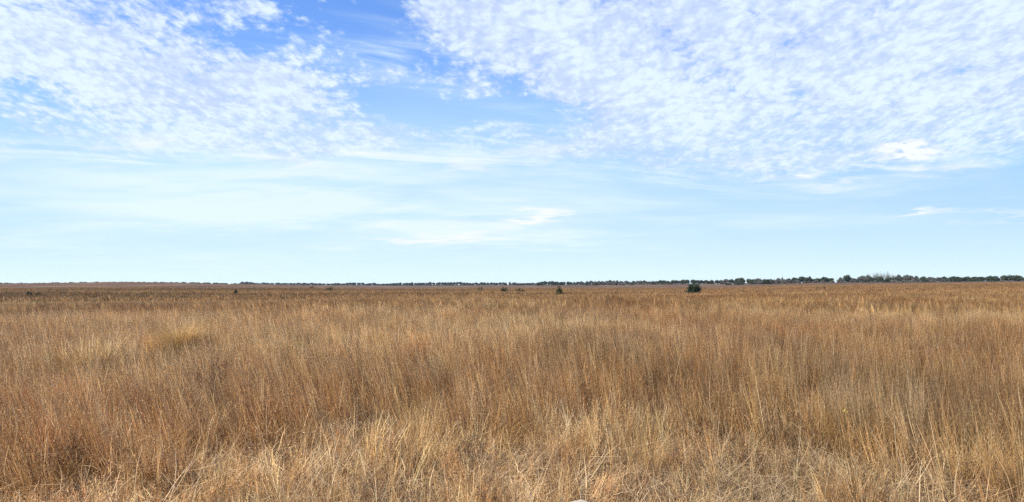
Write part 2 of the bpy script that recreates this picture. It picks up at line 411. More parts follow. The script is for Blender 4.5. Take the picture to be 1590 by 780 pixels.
def zone(r0, r1, dens, kind):
    x, y, r, a = wedge(r0, r1, dens, HALF); n = len(x)
    warm, warm2, side, red = fields(x, y, r, a)
    tl = tallness(x, y, r, a)
    holes = fbm(x/.9, y/1.2, 63, 3)
    gold = sstep(.56, .70, fbm(x/3.1+9, y/4, 19, 3))
    grn = sstep(.54, .64, fbm(x/1.3, y/1.3+4, 23, 2))*(r < 10)
    if kind == 'near':
        var = choose(n, [('stem', .9*tl*(1-.5*red)), ('stemred', tl*red*.8), ('stemgold', tl*.45*(1-red)+gold*tl*.6), ('fine', tl*gold*.5+.02),
                         ('thatch', 1.0*(1-tl)+.12), ('thatchgrey', .15*(1-tl)+.06+.2*(holes < .38)), ('short', .75*(1-tl)+.12), ('green', .08*(1-tl)+.08*tl+1.5*grn*(1-tl)), ('forb', .03*np.ones(n)+.08*(1-tl)), ('tangle', .16+.45*(1-tl)),
                         ('stemred', .24*(1-tl)), ('stem', .34*(1-tl)), ('culm', .045*np.ones(n))])
        keep = (holes > .27) | (R.random(n) < .6)
        hs = R.uniform(.75, 1.1, n)*(.62+.38*tl); ws = R.uniform(.8, 1.25, n)
    elif kind == 'mid':
        var = choose(n, [('stem', .9*(1-.5*red)), ('stemred', red*.9), ('stemgold', .35*(1-red)+gold*.5), ('fine', gold*.3), ('thatchgrey', .12+.3*(holes < .36)), ('forb', .02*np.ones(n)+.1*(holes < .33)), ('tangle', .07*np.ones(n)), ('culm', .10*np.ones(n))])
        keep = (holes > .33) | (R.random(n) < .35)
        hs = R.uniform(.78, 1.08, n); ws = R.uniform(1.0, 1.5, n)
    elif kind == 'far':
        var = choose(n, [('far', .9*(1-.5*red)), ('farred', red*1.0), ('farpale', .16*(1-red)+.15*gold), ('fargrey', .14+.3*(warm < .4))])
        keep = np.ones(n, bool); hs = R.uniform(.8, 1.1, n); ws = R.uniform(.9, 1.4, n)
    else:
        g2 = sstep(.58, .66, fbm(x/22, y/60, 83, 3))
        var = choose(n, [('vfar', .9*(1-.5*red)), ('vfarred', red*1.1), ('vfargreen', g2*.35)])
        keep = np.ones(n, bool); hs = R.uniform(.6, .95, n); ws = R.uniform(1.0, 1.6, n)
    hs = hs*(.86+.3*fbm(x/2.3, y/2.3, 101, 2))
    lean = np.radians(17-12*side) + np.radians(9)*(fbm(x/2.5, y/2.5, 13, 2)-.5)*2 + np.abs(R.normal(0, .05, n))
    lean = np.clip(lean, 0, .6); wd = PI + R.normal(0, .5, n) + R.normal(0, 1.4, n)*(tl < .5)
    phi = R.uniform(0, 2*PI, n)
    t = tints(x, y, n, red, side, r)
    if kind in ('mid', 'far'): t = t*(1+R.normal(0, .16, (n, 1)).clip(-.35, .45))
    if kind == 'near': t = t*(1-.70*(1-tl))[:, None] + (t.mean(1)/.56)[:, None]*np.array([.80, .685, .52])[None]*(.75*(1-tl))[:, None]
    if kind == 'vfar': t = (t*.62 + np.array([.80, .62, .42])[None]*.55)*(1-.36*sstep(.46, .60, fbm(x/130+3, y/38, 201, 3))*(1-.5*side))[:, None]
    z = terrain(x, y) - .015
    for cx, cy, cr, sh in CLEAR:
        dx = x-cx; dy = (y-cy)/np.where(y < cy, 2.4, 1.0)
        keep &= ~((np.hypot(dx, dy) < cr) & (R.random(n) < sh*1.0))
    k = keep
    parts.append(dict(p=np.stack([x, y, z], -1)[k], v=var[k], r=eulers(phi, lean, wd)[k], s=np.stack([ws, ws, hs], -1)[k], t=t[k], kind=kind))
zone(2.2, 9.5, 34, 'near')
zone(9.5, 14, 25, 'near')
zone(14, 38, 13, 'mid')
zone(38, 110, 5.0, 'far')
zone(110, 420, .55, 'vfar')
def cat(sel): return [np.concatenate([q[c] for q in parts if q['kind'] in sel]) for c in 'pvrst']
p, v, r_, s, t = cat(('near', 'mid', 'far'))
scatter('tall_grass', p, v, r_, s, t, 'dense sward of dry tan and russet prairie grass leaning in the wind', 'grass')
p, v, r_, s, t = cat(('vfar',))
scatter('distant_grass', p, v, r_, s, t, 'flat brown prairie grass far out below the horizon', 'grass')

# ------------------------------------------------------------------ ground sheet
rings = np.concatenate([np.arange(0, 30, .6), np.geomspace(30, 4000, 160)])
angs = np.concatenate([np.radians(np.arange(-60, 60, .5)), np.radians(np.arange(60, 300, 4))])
na_ = len(angs); rr, aa = np.meshgrid(rings, angs, indexing='ij')
gx = rr*np.sin(aa); gy = rr*np.cos(aa); gz = terrain(gx, gy)
gx[0] = 0; gy[0] = 0; gz[0] = tz(0, 0)
V = np.stack([gx, gy, gz], -1).reshape(-1, 3)
i, j = np.meshgrid(np.arange(len(rings)-1), np.arange(na_), indexing='ij'); j2 = (j+1) % na_
Q = np.stack([i*na_+j, (i+1)*na_+j, (i+1)*na_+j2, i*na_+j2], -1).reshape(-1, 4)
gm = mesh_np('ground', V, Q[:, ::-1], None, M_ground, True)
tag(obj('ground', gm), kind='structure')

# ------------------------------------------------------------------ trees
def rot_rand(n):
    q = R.normal(size=(n, 4)); q /= np.linalg.norm(q, axis=1, keepdims=True)
    w, x, y, z = q.T
    return np.stack([1-2*(y*y+z*z), 2*(x*y-z*w), 2*(x*z+y*w), 2*(x*y+z*w), 1-2*(x*x+z*z), 2*(y*z-x*w), 2*(x*z-y*w), 2*(y*z+x*w), 1-2*(x*x+y*y)], -1).reshape(n, 3, 3)
def quads(A, P, size, cols, asp=1.0):
    n = len(P); M = rot_rand(n); s = size[:, None]
    a = M[:, :, 0]*s*.5; b = M[:, :, 1]*s*.5*asp
    V = np.stack([P-a-b, P+a-b, P+a+b, P-a+b], 1).reshape(-1, 3)
    Q = (np.arange(n)*4)[:, None]+np.arange(4)[None]
    A.add(V, Q, np.repeat(cols, 4, 0))
FOL = {'oak': [(.040, .052, .026), (.055, .068, .034), (.032, .042, .022), (.070, .080, .045)],
       'dusty': [(.085, .082, .058), (.12, .108, .08), (.065, .066, .044), (.145, .13, .10)],
       'bare': [(.17, .15, .13), (.21, .19, .165), (.12, .105, .09), (.15, .125, .10)],
       'juniper': [(.030, .048, .022), (.045, .065, .028), (.06, .08, .035), (.024, .036, .018)],
       'olive': [(.085, .075, .025), (.11, .095, .035), (.06, .055, .02), (.14, .11, .05)],
       'twig': [(.20, .14, .10), (.26, .19, .14), (.15, .10, .07)]}
def crown(kind, W, H, z0, lobes, leaf, n, sparse=0):
    """unit crown of W (width) x H (height) whose foliage starts at z0"""
    A = Acc(); fp = np.array(FOL[kind])
    for l in range(lobes):
        a = R.uniform(0, 2*PI); q = R.uniform(.0, .62)**.8*W/2 if l else 0
        cz = z0+H*(.30+.42*(1-(2*q/W)**2))*R.uniform(.75, 1.1)
        if l >= lobes*.6: q = R.uniform(.45, .85)*W/2; cz = H*R.uniform(.12, .28)
        c = np.array([q*math.cos(a)*1.05, q*math.sin(a)*1.05, cz])
        rx = W*R.uniform(.16, .28); rz = H*R.uniform(.18, .30)
        k = int(n/lobes)
        d = R.normal(size=(k, 3)); d /= np.linalg.norm(d, axis=1, keepdims=True)
        rad = R.uniform(.45, 1.08, k)[:, None]
        lump = .8+.4*fbm(d[:, 0]*2.2+l*7, d[:, 2]*2.2+d[:, 1], 7, 2)[:, None]
        P = c + d*rad*lump*np.array([rx, rx, rz])
        P = P[P[:, 2] > -.1]
        if sparse: P = P[fbm(P[:, 0]/W*9, P[:, 2]/W*9+l, 5, 2) > sparse]
        cc = fp[R.integers(0, len(fp))]*.5 + fp[R.integers(0, len(fp), len(P))]*.5
        quads(A, P, leaf*R.uniform(.6, 1.4, len(P)), cc*R.uniform(.8, 1.25, (len(P), 1)), .7)
    return A.mesh('crown', M_leaf)
def tube(A, pts, rad, sides=6, col=(.2, .16, .13)):
    pts = np.array(pts, float); n = len(pts); V = []
    for i in range(n):
        d = pts[min(i+1, n-1)]-pts[max(i-1, 0)]; d /= np.linalg.norm(d)+1e-9
        u = np.cross(d, [0, 0, 1.0]) if abs(d[2]) < .9 else np.cross(d, [1.0, 0, 0]); u /= np.linalg.norm(u); w = np.cross(d, u)
        for s_ in range(sides):
            a = 2*PI*s_/sides; V.append(pts[i]+rad[i]*(u*math.cos(a)+w*math.sin(a)))
    Q = [[i*sides+s_, i*sides+(s_+1) % sides, (i+1)*sides+(s_+1) % sides, (i+1)*sides+s_] for i in range(n-1) for s_ in range(sides)]
    A.add(np.array(V), np.array(Q), np.tile(col, (len(V), 1)))
def trunk(W, H, z0, r, limbs=6):
    A = Acc(); top = z0+H*.45
    tube(A, [(0, 0, -.4), (0, 0, z0*.5), (.06*W, .02*W, z0+.1*H), (.03*W, .04*W, top)], [r*1.35, r, r*.8, r*.35])
    for i in range(limbs):
        a = R.uniform(0, 2*PI); l = W*R.uniform(.22, .38)
        b = np.array([.04*W, .02*W, z0*R.uniform(.6, 1.1)])
        m_ = b+np.array([math.cos(a)*l*.5, math.sin(a)*l*.5, H*.22]); e = b+np.array([math.cos(a)*l, math.sin(a)*l, H*R.uniform(.3, .6)])
        tube(A, [b, m_, e], [r*.55, r*.35, r*.1], 5)
    return A.mesh('trunk', M_bark)
def bare_crown(W, H, z0, n=500):
    """leafless crown: radiating limbs split again and again into thin grey twigs"""
    A = Acc(); bp = np.array(FOL['bare'])
    nb = 14; base = np.zeros((nb, 3)); base[:, 2] = R.uniform(z0*.8, z0+.2*H, nb)
    P, _ = blades(A, nb, base, H*R.uniform(.6, .95, nb), R.uniform(.1, .95, nb), R.normal(-.2, .2, nb), np.full(nb, .16), 5, bp[R.integers(0, 4, nb)])
    for num, ln, w in ((10, .34, .08), (60, .16, .045)):
        k = nb*num; i = R.integers(0, nb, k); t = R.uniform(.3, 1, k)*4.99; j = t.astype(int); f = (t-j)[:, None]
        b = P[i, j]*(1-f)+P[i, j+1]*f
        if num == 60: b = b + R.normal(0, .09*W, (k, 3))*np.array([1, 1, .6])
        blades(A, k, b, H*ln*R.uniform(.5, 1.2, k), R.uniform(.2, 1.2, k), R.normal(-.2, .3, k), np.full(k, w), 3, bp[R.integers(0, 4, k)])
    m = 260
    d = R.normal(size=(m, 3)); d /= np.linalg.norm(d, axis=1, keepdims=True)
    quads(A, np.array([0, 0, z0+.5*H])+d*R.uniform(.3, 1, (m, 1))*np.array([W*.42, W*.42, H*.38]), R.uniform(.15, .45, m), bp[R.integers(0, 4, m)], .4)
    return A.mesh('crown', M_leaf)
# unit sources: 10 m wide, 8 m tall trees
TREES = {'oak': [], 'dusty': [], 'bare': [], 'scrub': []}
for i in range(6):
    W = 10; H = R.uniform(6.2, 7.4); z0 = R.uniform(.6, 1.4)
    TREES['oak'].append((trunk(W, H, z0+.6, .32), crown('oak', W, H, z0, 17, .55, 3600), z0+H*.93, W))
for i in range(4):
    W = 10; H = R.uniform(6.4, 7.4); z0 = R.uniform(.4, 1.2)
    TREES['dusty'].append((trunk(W, H, z0+.6, .3), crown('dusty', W, H, z0, 17, .5, 3200, .30), z0+H*.93, W))
for i in range(4):
    TREES['bare'].append((trunk(8, 7, 1.8, .26, 8), bare_crown(9, 7, 1.6), 8.2, 8.5))
for i in range(3):
    W = 7; H = 3.6
    TREES['scrub'].append((trunk(W, H, .3, .14, 9), crown('dusty' if i else 'oak', W, H, 0, 9, .4, 1700, .30), H*.95, W))

KN = {'oak': 'dark_oak_tree', 'dusty': 'grey_green_tree', 'bare': 'leafless_tree', 'scrub': 'scrub_bush'}
CT = {'oak': 'tree', 'dusty': 'tree', 'bare': 'tree', 'scrub': 'bush'}
count = {'n': 0}
def put_tree(kind, px, d, ytop, label, group, wpx=None, deeper=0.):
    me = random.choice(TREES[kind])
    x = (px-795)/F*d; y = d
    z = tz(x, y)-2.5          # crowns start in the tall weeds at the foot of the wood
    top = EYE+(HY-ytop)/F*d
    h = max(top-z, 3.4)
    sz = h/me[2]; sx = (wpx/F*d/me[3]) if wpx else sz*R.uniform(.9, 1.3)
    e = bpy.data.objects.new(KN[kind], None); COL.objects.link(e); e.location = (x, y, z-.05); e.rotation_euler.z = R.uniform(0, 2*PI)
    e.scale = (sx, sx, sz); e.empty_display_size = .5
    tag(e, label, CT[kind], group)
    obj('trunk', me[0], e); obj('crown', me[1], e); count['n'] += 1
    return e
def profile(pts, x):
    xs = [q[0] for q in pts]; ys = [q[1] for q in pts]
    return float(np.interp(x, xs, ys))
SEG = [
 # x0, x1, step, distance, [(x, ytop)...], mix, label stem, group
 (388, 432, 7.0, 2300, [(388, 438.8), (432, 439.8)], 'oak', 'tiny dark tree in the broken row just right of the pale grove on the horizon', 'sparse far trees right of the pale grove'),
 (433, 530, 5.8, 2200, [(433, 439.7), (470, 439.9), (530, 440.0)], 'oak', 'tiny blue-dark tree in the low far line left of the gap in mid horizon', 'far tree line left of middle'),
 (532, 610, 6.2, 2150, [(532, 439.8), (548, 438.9), (575, 440.2), (610, 440.2)], 'oak', 'tiny tree in the thin broken stretch of the horizon tree line', 'thin broken stretch of far trees'),
 (612, 800, 4.7, 1900, [(612, 439.6), (640, 439.2), (700, 438.6), (735, 439.2), (800, 438.9)], 'oak', 'small blue-dark tree in the unbroken middle stretch of the horizon tree line', 'middle stretch of the far tree line'),
 (800, 834, 4.6, 1700, [(800, 439.4), (834, 439.6)], 'oak', 'tiny low tree in the dip just left of the olive shrub', 'low trees in the dip of the tree line'),
 (836, 905, 5.6, 1300, [(836, 438.4), (850, 437.2), (868, 438.0), (905, 437.4)], 'oak', 'dark tree on the skyline above the olive shrub', 'trees above the olive shrub'),
 (905, 1000, 6.0, 1150, [(905, 437.6), (930, 436.0), (965, 435.6), (1000, 436.4)], 'dusty', 'grey-brown tree on the skyline between the olive and the dark green shrub', 'grey-brown trees between the two shrubs'),
 (1002, 1058, 6.0, 1100, [(1002, 436.6), (1058, 435.4)], 'oak', 'dark tree on the skyline just left of the dark green shrub', 'trees left of the dark green shrub'),
 (1060, 1124, 7.5, 950, [(1060, 435.3), (1085, 434.8), (1124, 435.2)], 'oak', 'dark low tree on the skyline behind and right of the dark green shrub', 'trees behind the dark green shrub'),
 (1128, 1196, 8.5, 880, [(1128, 433.6), (1142, 434.8), (1147, 432.4), (1156, 432.4), (1164, 433.6), (1196, 433.4)], 'oakd', 'tree in the mixed dark and grey stretch right of the dark green shrub', 'mixed stretch right of the shrub'),
 (1198, 1240, 9.5, 760, [(1198, 433.4), (1215, 432.2), (1240, 431.6)], 'dustyo', 'low greyish tree at the left foot of the big right-hand grove', 'greyish trees at the left foot of the grove'),
 (1246, 1300, 11., 700, [(1246, 431.2), (1270, 431.4), (1300, 431.0)], 'oak', 'rounded dark oak left of the tall round-headed oak in the right grove', 'dark oaks left of the round-headed oak'),
 (1326, 1352, 11., 670, [(1326, 430.0), (1340, 428.8), (1352, 428.6)], 'dusty', 'grey-brown tree between the round-headed oak and the tall bare trees', 'grey-brown trees beside the bare trees'),
 (1350, 1392, 9.0, 690, [(1350, 425.6), (1372, 424.6), (1392, 427.0)], 'bare', 'tall leafless grey tree rising above the dark oaks, highest point of the skyline', 'tall leafless trees of the grove'),
 (1354, 1392, 12., 640, [(1354, 431.4), (1392, 430.8)], 'oak', 'dark oak standing in front of the tall leafless trees', 'dark oaks below the leafless trees'),
 (1396, 1444, 9.5, 650, [(1396, 427.2), (1412, 428.4), (1432, 429.4), (1444, 432)], 'dustyo', 'grey-green tree in the grove just right of the tall leafless trees', 'grey-green trees right of the leafless ones'),
 (1448, 1468, 9.5, 640, [(1448, 431.2), (1461, 429.8), (1468, 431)], 'oakd', 'dark tree just left of the low dip in the right grove', 'trees left of the dip'),
 (1478, 1548, 11.5, 620, [(1478, 430.0), (1500, 430.6), (1525, 429.8), (1548, 429.6)], 'oak', 'rounded dark tree between the dip and the broad oak near the right edge', 'dark trees right of the dip'),
 (1582, 1660, 13., 600, [(1582, 428.6), (1660, 427.6)], 'oak', 'dark rounded oak at the far right edge of the skyline', 'oaks at the right edge'),
]
for (x0, x1, st, d, prof, mixk, lab, grp) in SEG:
    x = x0
    while x <= x1+.1:
        k = {'oak': 'oak', 'dusty': 'dusty', 'bare': 'bare', 'oakd': random.choice(['oak', 'oak', 'dusty']), 'dustyo': random.choice(['dusty', 'dusty', 'oak'])}[mixk]
        yt = profile(prof, x) + R.normal(0, .55 if d < 1500 else .38)
        w = st*R.uniform(1.35, 1.9) if mixk != 'bare' else st*R.uniform(1.3, 1.7)
        put_tree(k, x+R.uniform(-.2, .2)*st, d*R.uniform(.97, 1.05), yt, lab, grp, w)
        x += st
# one-off trees on the skyline
put_tree('oak', 1316, 660, 427.8, 'tall oak with a rounded open head standing out left of the tall bare trees', None, 17)
put_tree('oak', 1559, 612, 428.4, 'broad dark oak in the swelling of the wood near the right edge, its left crown', None, 17)
put_tree('oak', 1568, 605, 427.0, 'highest broad dark oak in the swelling of the wood near the right edge', None, 19)
put_tree('oak', 1577, 612, 428.2, 'broad dark oak in the swelling of the wood near the right edge, its right crown', None, 17)
put_tree('oak', 1214.5, 780, 430.9, 'thin small-headed tree poking above the low trees at the left of the grove', None, 4)
put_tree('oak', 1257.5, 720, 429.2, 'small-topped tree poking up behind the rounded dark oaks', None, 5)
put_tree('oak', 1151, 860, 431.9, 'darker raised oak clump on the skyline right of the dark green shrub', None, 14)
put_tree('dusty', 376, 2000, 437.6, 'pale grey tree forming the left half of the small grove on the left horizon', None, 8)
put_tree('dusty', 383, 2000, 437.7, 'pale grey tree forming the right half of the small grove on the left horizon', None, 8)
put_tree('dusty', 1305, 680, 431.2, 'low tree filling the gap just left of the tall oak with the rounded open head', None, 11)
# scrub at the feet of the wood
for (x0, x1, st, d, yt, lab, grp) in [
    (1190, 1350, 12, 600, 435.0, 'low grey-brown scrub at the foot of the wood left of the tall bare trees', 'scrub at the foot of the wood, left'),
    (1356, 1600, 15, 560, 434.6, 'low grey scrub at the foot of the wood right of the tall bare trees', 'scrub at the foot of the wood, right'),
    (1128, 1188, 12, 720, 436.6, 'low pinkish brown scrub below the trees right of the dark green shrub', 'scrub right of the dark shrub'),
    (910, 1050, 13, 900, 438.6, 'low brown scrub below the grey-brown trees between the two shrubs', 'scrub between the two shrubs')]:
    x = x0
    while x < x1:
        put_tree('scrub', x+R.uniform(-3, 3), d*R.uniform(.97, 1.03), yt+R.normal(0, .5), lab, grp, st*R.uniform(.9, 1.4)); x += st*R.uniform(.9, 1.3)
# tiny scattered crowns along the top of the left rise
for px in list(range(4, 128, 8))+list(range(132, 262, 6))+list(range(268, 396, 7)):
    px_ = px+R.uniform(-3, 3); crest = HY-(4.2 if 140 < px < 330 else 3.0)
    yt = float(np.interp(px_, [0, 80, 130, 140, 200, 260, 330, 368], [439.7, 440.1, 439.6, 437.9, 438.2, 438.1, 438.9, 440.5])) + R.normal(0, .22)
    put_tree('scrub', px_, 860, yt, 'tiny dark bush breaking the crest of the brown rise on the left', 'bushes along the crest of the left rise', R.uniform(9, 17))
print('trees', count['n'])

# ------------------------------------------------------------------ shrubs out in the field
def shrub(name, px, d, wpx, ytop, kind, lobes, n, leaf, label, group=None, sparse=.3, up=.0):
    x = (px-795)/F*d; z = tz(x, d); W = wpx/F*d; H = EYE+(HY-ytop)/F*d - z
    e = bpy.data.objects.new(name, None); COL.objects.link(e); e.location = (x, d, z-.03); tag(e, label, 'shrub', group)
    A = Acc(); fp = np.array(FOL[kind])
    # sprays of foliage fanning up from the base
    k = lobes; az = R.uniform(0, 2*PI, k); el = R.uniform(.05, 1.25, k)
    tip = np.stack([np.sin(el)*np.cos(az)*W*.5, np.sin(el)*np.sin(az)*W*.5, .2*H+np.cos(el)*H*.8*R.uniform(.55, 1.12, k)], -1)
    for i in range(k):
        m_ = int(n/k); t = R.uniform(.3, 1.0, m_)**.8
        c = tip[i][None]*t[:, None]; sp = (.035+.13*(1-t))[:, None]*W
        quads(A, c+R.normal(size=(m_, 3))*sp*np.array([1, 1, .8]), leaf*R.uniform(.5, 1.4, m_), (fp[R.integers(0, len(fp))]*.5+fp[R.integers(0, len(fp), m_)]*.5), .45)
    me = A.mesh('foliage', M_leaf); me.transform
    obj('foliage', me, e)
    B = Acc()
    for i in range(min(k, 12)): tube(B, [(0, 0, -.1), tip[i]*.45+np.array([0, 0, .05*H]), tip[i]*.95], [.05*W/4, .03*W/4, .008*W/4], 5)
    obj('stems', B.mesh('stems', M_bark), e)
    return e
shrub('juniper_shrub', 1076, 150, 28, 437.8, 'juniper', 26, 5200, .16, 'dark green ragged evergreen shrub standing alone above the grass right of centre')
shrub('olive_shrub', 869, 140, 13, 443.8, 'olive', 22, 3000, .12, 'small olive brown shrub alone in the grass near the middle')
shrub('twiggy_sapling', 894, 145, 3.5, 444.6, 'twig', 6, 160, .06, 'thin brown twiggy sapling just right of the small olive shrub')
shrub('green_bush', 44.5, 150, 15, 452.4, 'juniper', 14, 1700, .16, 'larger dark green bush of the pair at the far left')
shrub('green_bush', 60, 152, 13, 453.2, 'olive', 12, 1300, .15, 'smaller duller green bush of the pair at the far left')
for px, y_, w in ((22, 457.6, 3), (29, 457.4, 4), (34, 457, 4), (70, 457.4, 4), (76, 457.7, 3), (83, 458, 5), (91, 456.8, 4), (103, 458.1, 3), (113, 458, 4), (120, 457.3, 5), (128, 456.6, 6), (138, 458.2, 4), (147, 458.6, 4)):
    shrub('low_bush', px, 152+R.uniform(-4, 4), w, y_, 'olive', 6, 260, .12, 'low brown-green bush in the straggling row beside the pair of green bushes', 'straggling row of low bushes at left')
for px, y_, w, d in ((366, 450.6, 7, 200), (484, 444.6, 12, 420), (512, 446.2, 22, 300), (782, 447.6, 26, 230), (808, 447.2, 24, 232), (748, 446.0, 22, 330)):
    shrub('low_bush', px, d, w, y_, 'olive', 9, 700, .28, 'low olive bush far out in the flat field under the middle of the tree line', 'low bushes far out in the field')
for px, y_, w, d in ((1268, 442.2, 9, 200), (1280, 442.4, 8, 200), (1480, 464.6, 14, 58), (1492, 464.0, 14, 58), (1560, 463.5, 30, 60)):
    lab = 'faint dark bush sunk in the grass below the left part of the right grove' if px < 1300 else ('low brown weed patch in the grass towards the right edge' if px < 1500 else 'broad low dark brown weed patch at the right edge of the far grass')
    shrub('low_bush', px, d, w, y_, 'olive' if px < 1300 else 'twig', 9, 800, .07, lab, 'dark bushes sunk in the right grass' if px < 1300 else ('brown weed patches' if px < 1500 else None))

# ------------------------------------------------------------------ stand-out tussocks, stems, flower, stone
def solo(name, A, px, py, h, label, cat, lean=0., sc=1., group=None):
    x, y = at_px(px, py, h)
    A.C = [c*(np.array([.95, .84, .66]) if py < 540 else np.array([.84, .72, .53])) for c in A.C]
    o = obj(name, A.mesh(name, M_solo), None, (x, y, tz(x, y)-.02)); o.rotation_euler = (0, -lean, 0); o.scale = (sc,)*3
    tag(o, label, cat, group); return o
solo('grass_tussock', clump_tussock(H=1.5, n=2600, rad=.22, w=.007, sp=.62, bend=2.1), 286, 497, 1.12, 'round golden tussock with a windswept top and dark foot, standing proud at left', 'tussock', .22, .86)
solo('grass_tussock', clump_tussock(H=1.2, n=900, rad=.42, w=.009, sp=.8, bend=1.1, pa='gold'), 138, 520, 1.1, 'pale straw tussock left of the round golden one', 'tussock', .25)
solo('grass_tussock', clump_tussock(H=.55, n=600, rad=.26, w=.0026, sp=1.0, bend=1.7), 660, 684, .34, 'pale golden tussock in the foreground left of centre', 'tussock', .2)
solo('grass_tussock', clump_tussock(H=1.05, n=800, rad=.3, w=.006, sp=.7, bend=1.5), 1190, 556, .9, 'yellowish feathery tussock half way up the right side', 'tussock', .1, .85)
solo('grass_tussock', clump_tussock(H=.75, n=160, rad=.16, w=.0028, sp=.45, bend=.5), 1005, 642, .7, 'golden upright tussock in front of a dark gap right of centre', 'tussock', .1)
solo('grass_tussock', clump_tussock(H=.75, n=380, rad=.24, w=.003, sp=.5, bend=1.1), 650, 600, .8, 'small pale tussock behind the foreground golden one', 'tussock', .2)
solo('red_weed', clump_forb(H=1.0, n=16, rad=.14, pa='dark', wst=.005), 337, 562, .95, 'dark reddish brown weed spike right of the round golden tussock', 'weed', .1)
solo('brown_weed', clump_forb(H=.9, n=22, rad=.22, pa='dark', wst=.005), 1421, 530, .85, 'round dark brown seedy weed standing in the grass at right', 'weed', 0)
solo('dark_weed', clump_forb(H=.55, n=22, rad=.2, pa='dark', wst=.004), 112, 690, .5, 'dark dead weed patch in the lower left corner grass', 'weed', .1)
solo('dark_weed', clump_forb(H=.5, n=22, rad=.2, pa='dark', wst=.003), 720, 690, .40, 'spiky grey-brown weed just right of the foreground golden tussock', 'weed', -.1)

def straw(pts, d, w, label, col=(.74, .60, .38)):
    col = tuple(np.array(col)*np.array([.74, .64, .46])); w = w*.72
    P = []
    for q in pts:
        dd = d + (q[2] if len(q) > 2 else 0)
        P.append(np.array([(q[0]-795)/F*dd, dd, EYE-(q[1]-HY)/F*dd]))
    # smooth the path
    P = np.array(P); t = np.linspace(0, len(P)-1, 16); k = np.clip(t.astype(int), 0, len(P)-2); f = t-k
    def cr(k, f):
        p0 = P[max(k-1, 0)]; p1 = P[k]; p2 = P[k+1]; p3 = P[min(k+2, len(P)-1)]
        return .5*(2*p1+(p2-p0)*f+(2*p0-5*p1+4*p2-p3)*f*f+(3*p1-p0-3*p2+p3)*f**3)
    S = np.array([cr(int(a), b) for a, b in zip(k, f)])
    o0 = S[0].copy(); o0[2] = tz(o0[0], o0[1])
    if S[0][2]-o0[2] > .03: S = np.concatenate([[o0+np.array([.0, .02, -.02])], S])
    A = Acc(); n = len(S); rad = np.linspace(w, w*.35, n)
    tube(A, S-o0, rad, 5, col)
    # a leaf sheath or two
    k = 3; i = R.integers(3, n-2, k)
    blades(A, k, (S-o0)[i], R.uniform(.08, .22, k), R.uniform(.3, 1.2, k), R.uniform(.4, 1.5, k), np.full(k, w*1.6), 4, np.tile(col, (k, 1)))
    o = obj('straw_stem', A.mesh('straw_stem', M_solo), None, tuple(o0)); tag(o, label, 'stem')
    return o
straw([(508, 776), (522, 735), (536, 700), (545, 675), (552, 650)], 5.2, .0042, 'long thick pale straw stem rising from the bottom edge left of centre', (.82, .70, .46))
straw([(622, 672), (600, 684), (575, 694), (543, 701)], 6.6, .003, 'pale fallen straw crossing the long thick stem')
straw([(1432, 612), (1412, 596), (1390, 576), (1372, 560)], 9.6, .0042, 'pale diagonal straw leaning left in the right-hand grass', (.76, .66, .48))
straw([(1410, 752), (1395, 712), (1390, 680), (1388, 650), (1381, 630)], 6.2, .0042, 'tall grey-white dead stalk standing at lower right', (.72, .64, .52))
straw([(1400, 745), (1440, 785), (1460, 800)], 5.4, .003, 'short pale stalk slanting down at the lower right edge of the frame')
straw([(1105, 758), (1085, 748), (1060, 737), (1028, 732)], 6.0, .003, 'pale bent straw lying nearly flat right of the bottom middle')
straw([(1015, 730), (1008, 705), (1003, 685), (1001, 668)], 6.6, .0035, 'upright pale stub of straw in front of the dark gap right of centre', (.80, .72, .52))
straw([(0+45, 640), (28, 612), (15, 609), (-6, 616)], 9.0, .0035, 'pale straw arching over at the left edge')
straw([(350, 720), (325, 650), (300, 632), (285, 618)], 7.4, .003, 'thin pale straw leaning left above the lower left thatch')
straw([(233, 716), (205, 690), (180, 662), (150, 632)], 7.6, .0032, 'long straw leaning left across the russet grass at lower left')
straw([(400, 712), (370, 707), (335, 705)], 7.0, .003, 'nearly flat pale straw lying right of the lower left thatch')
straw([(405, 740), (415, 715), (428, 690)], 5.8, .003, 'short straw leaning right, left of the long thick stem')
straw([(870, 765), (855, 730), (845, 705)], 5.4, .003, 'pale straw just above and left of the pale stone')
straw([(902, 770), (903, 740), (904, 715)], 5.3, .003, 'thin white upright straw behind the pale stone', (.82, .76, .62))
straw([(1270, 790), (1262, 740), (1245, 690), (1240, 655)], 6.0, .003, 'tall thin straw curving up below the yellow flower')
straw([(1300, 760), (1308, 720), (1306, 680), (1300, 640)], 6.6, .0026, 'slender stalk carrying upward just left of the tall grey-white stalk')

# yellow flower
x, y = at_px(1309, 633, .62); fz = tz(x, y)
e = bpy.data.objects.new('yellow_flower', None); COL.objects.link(e); e.location = (x, y, fz); tag(e, 'single small yellow flower among the brown stems at lower right', 'flower')
A = Acc(); tube(A, [(0, 0, 0), (.03, 0, .3), (0, -.02, .6)], [.003, .0025, .002], 5, (.2, .24, .08)); obj('stem', A.mesh('stem', M_solo), e)
def ray(A, c, n, r, dr):
    for i in range(n):
        a = 2*PI*i/n; u = np.array([math.cos(a), -.35, math.sin(a)]); v_ = np.array([-math.sin(a), 0, math.cos(a)])
        A.add(np.array([c+u*r*.2-v_*.2*r, c+u*r*.2+v_*.2*r, c+u*r+v_*.24*r+dr, c+u*r-v_*.24*r+dr]), np.array([[0, 1, 2, 3]]), np.ones((4, 3)))
for c, rr_ in ((np.array([-.008, -.03, .60]), .019), (np.array([.020, -.03, .578]), .014)):
    A = Acc(); ray(A, c, 9, rr_, np.array([0, -.004, 0])); o = obj('petals', A.mesh('petals', M_petal), e)

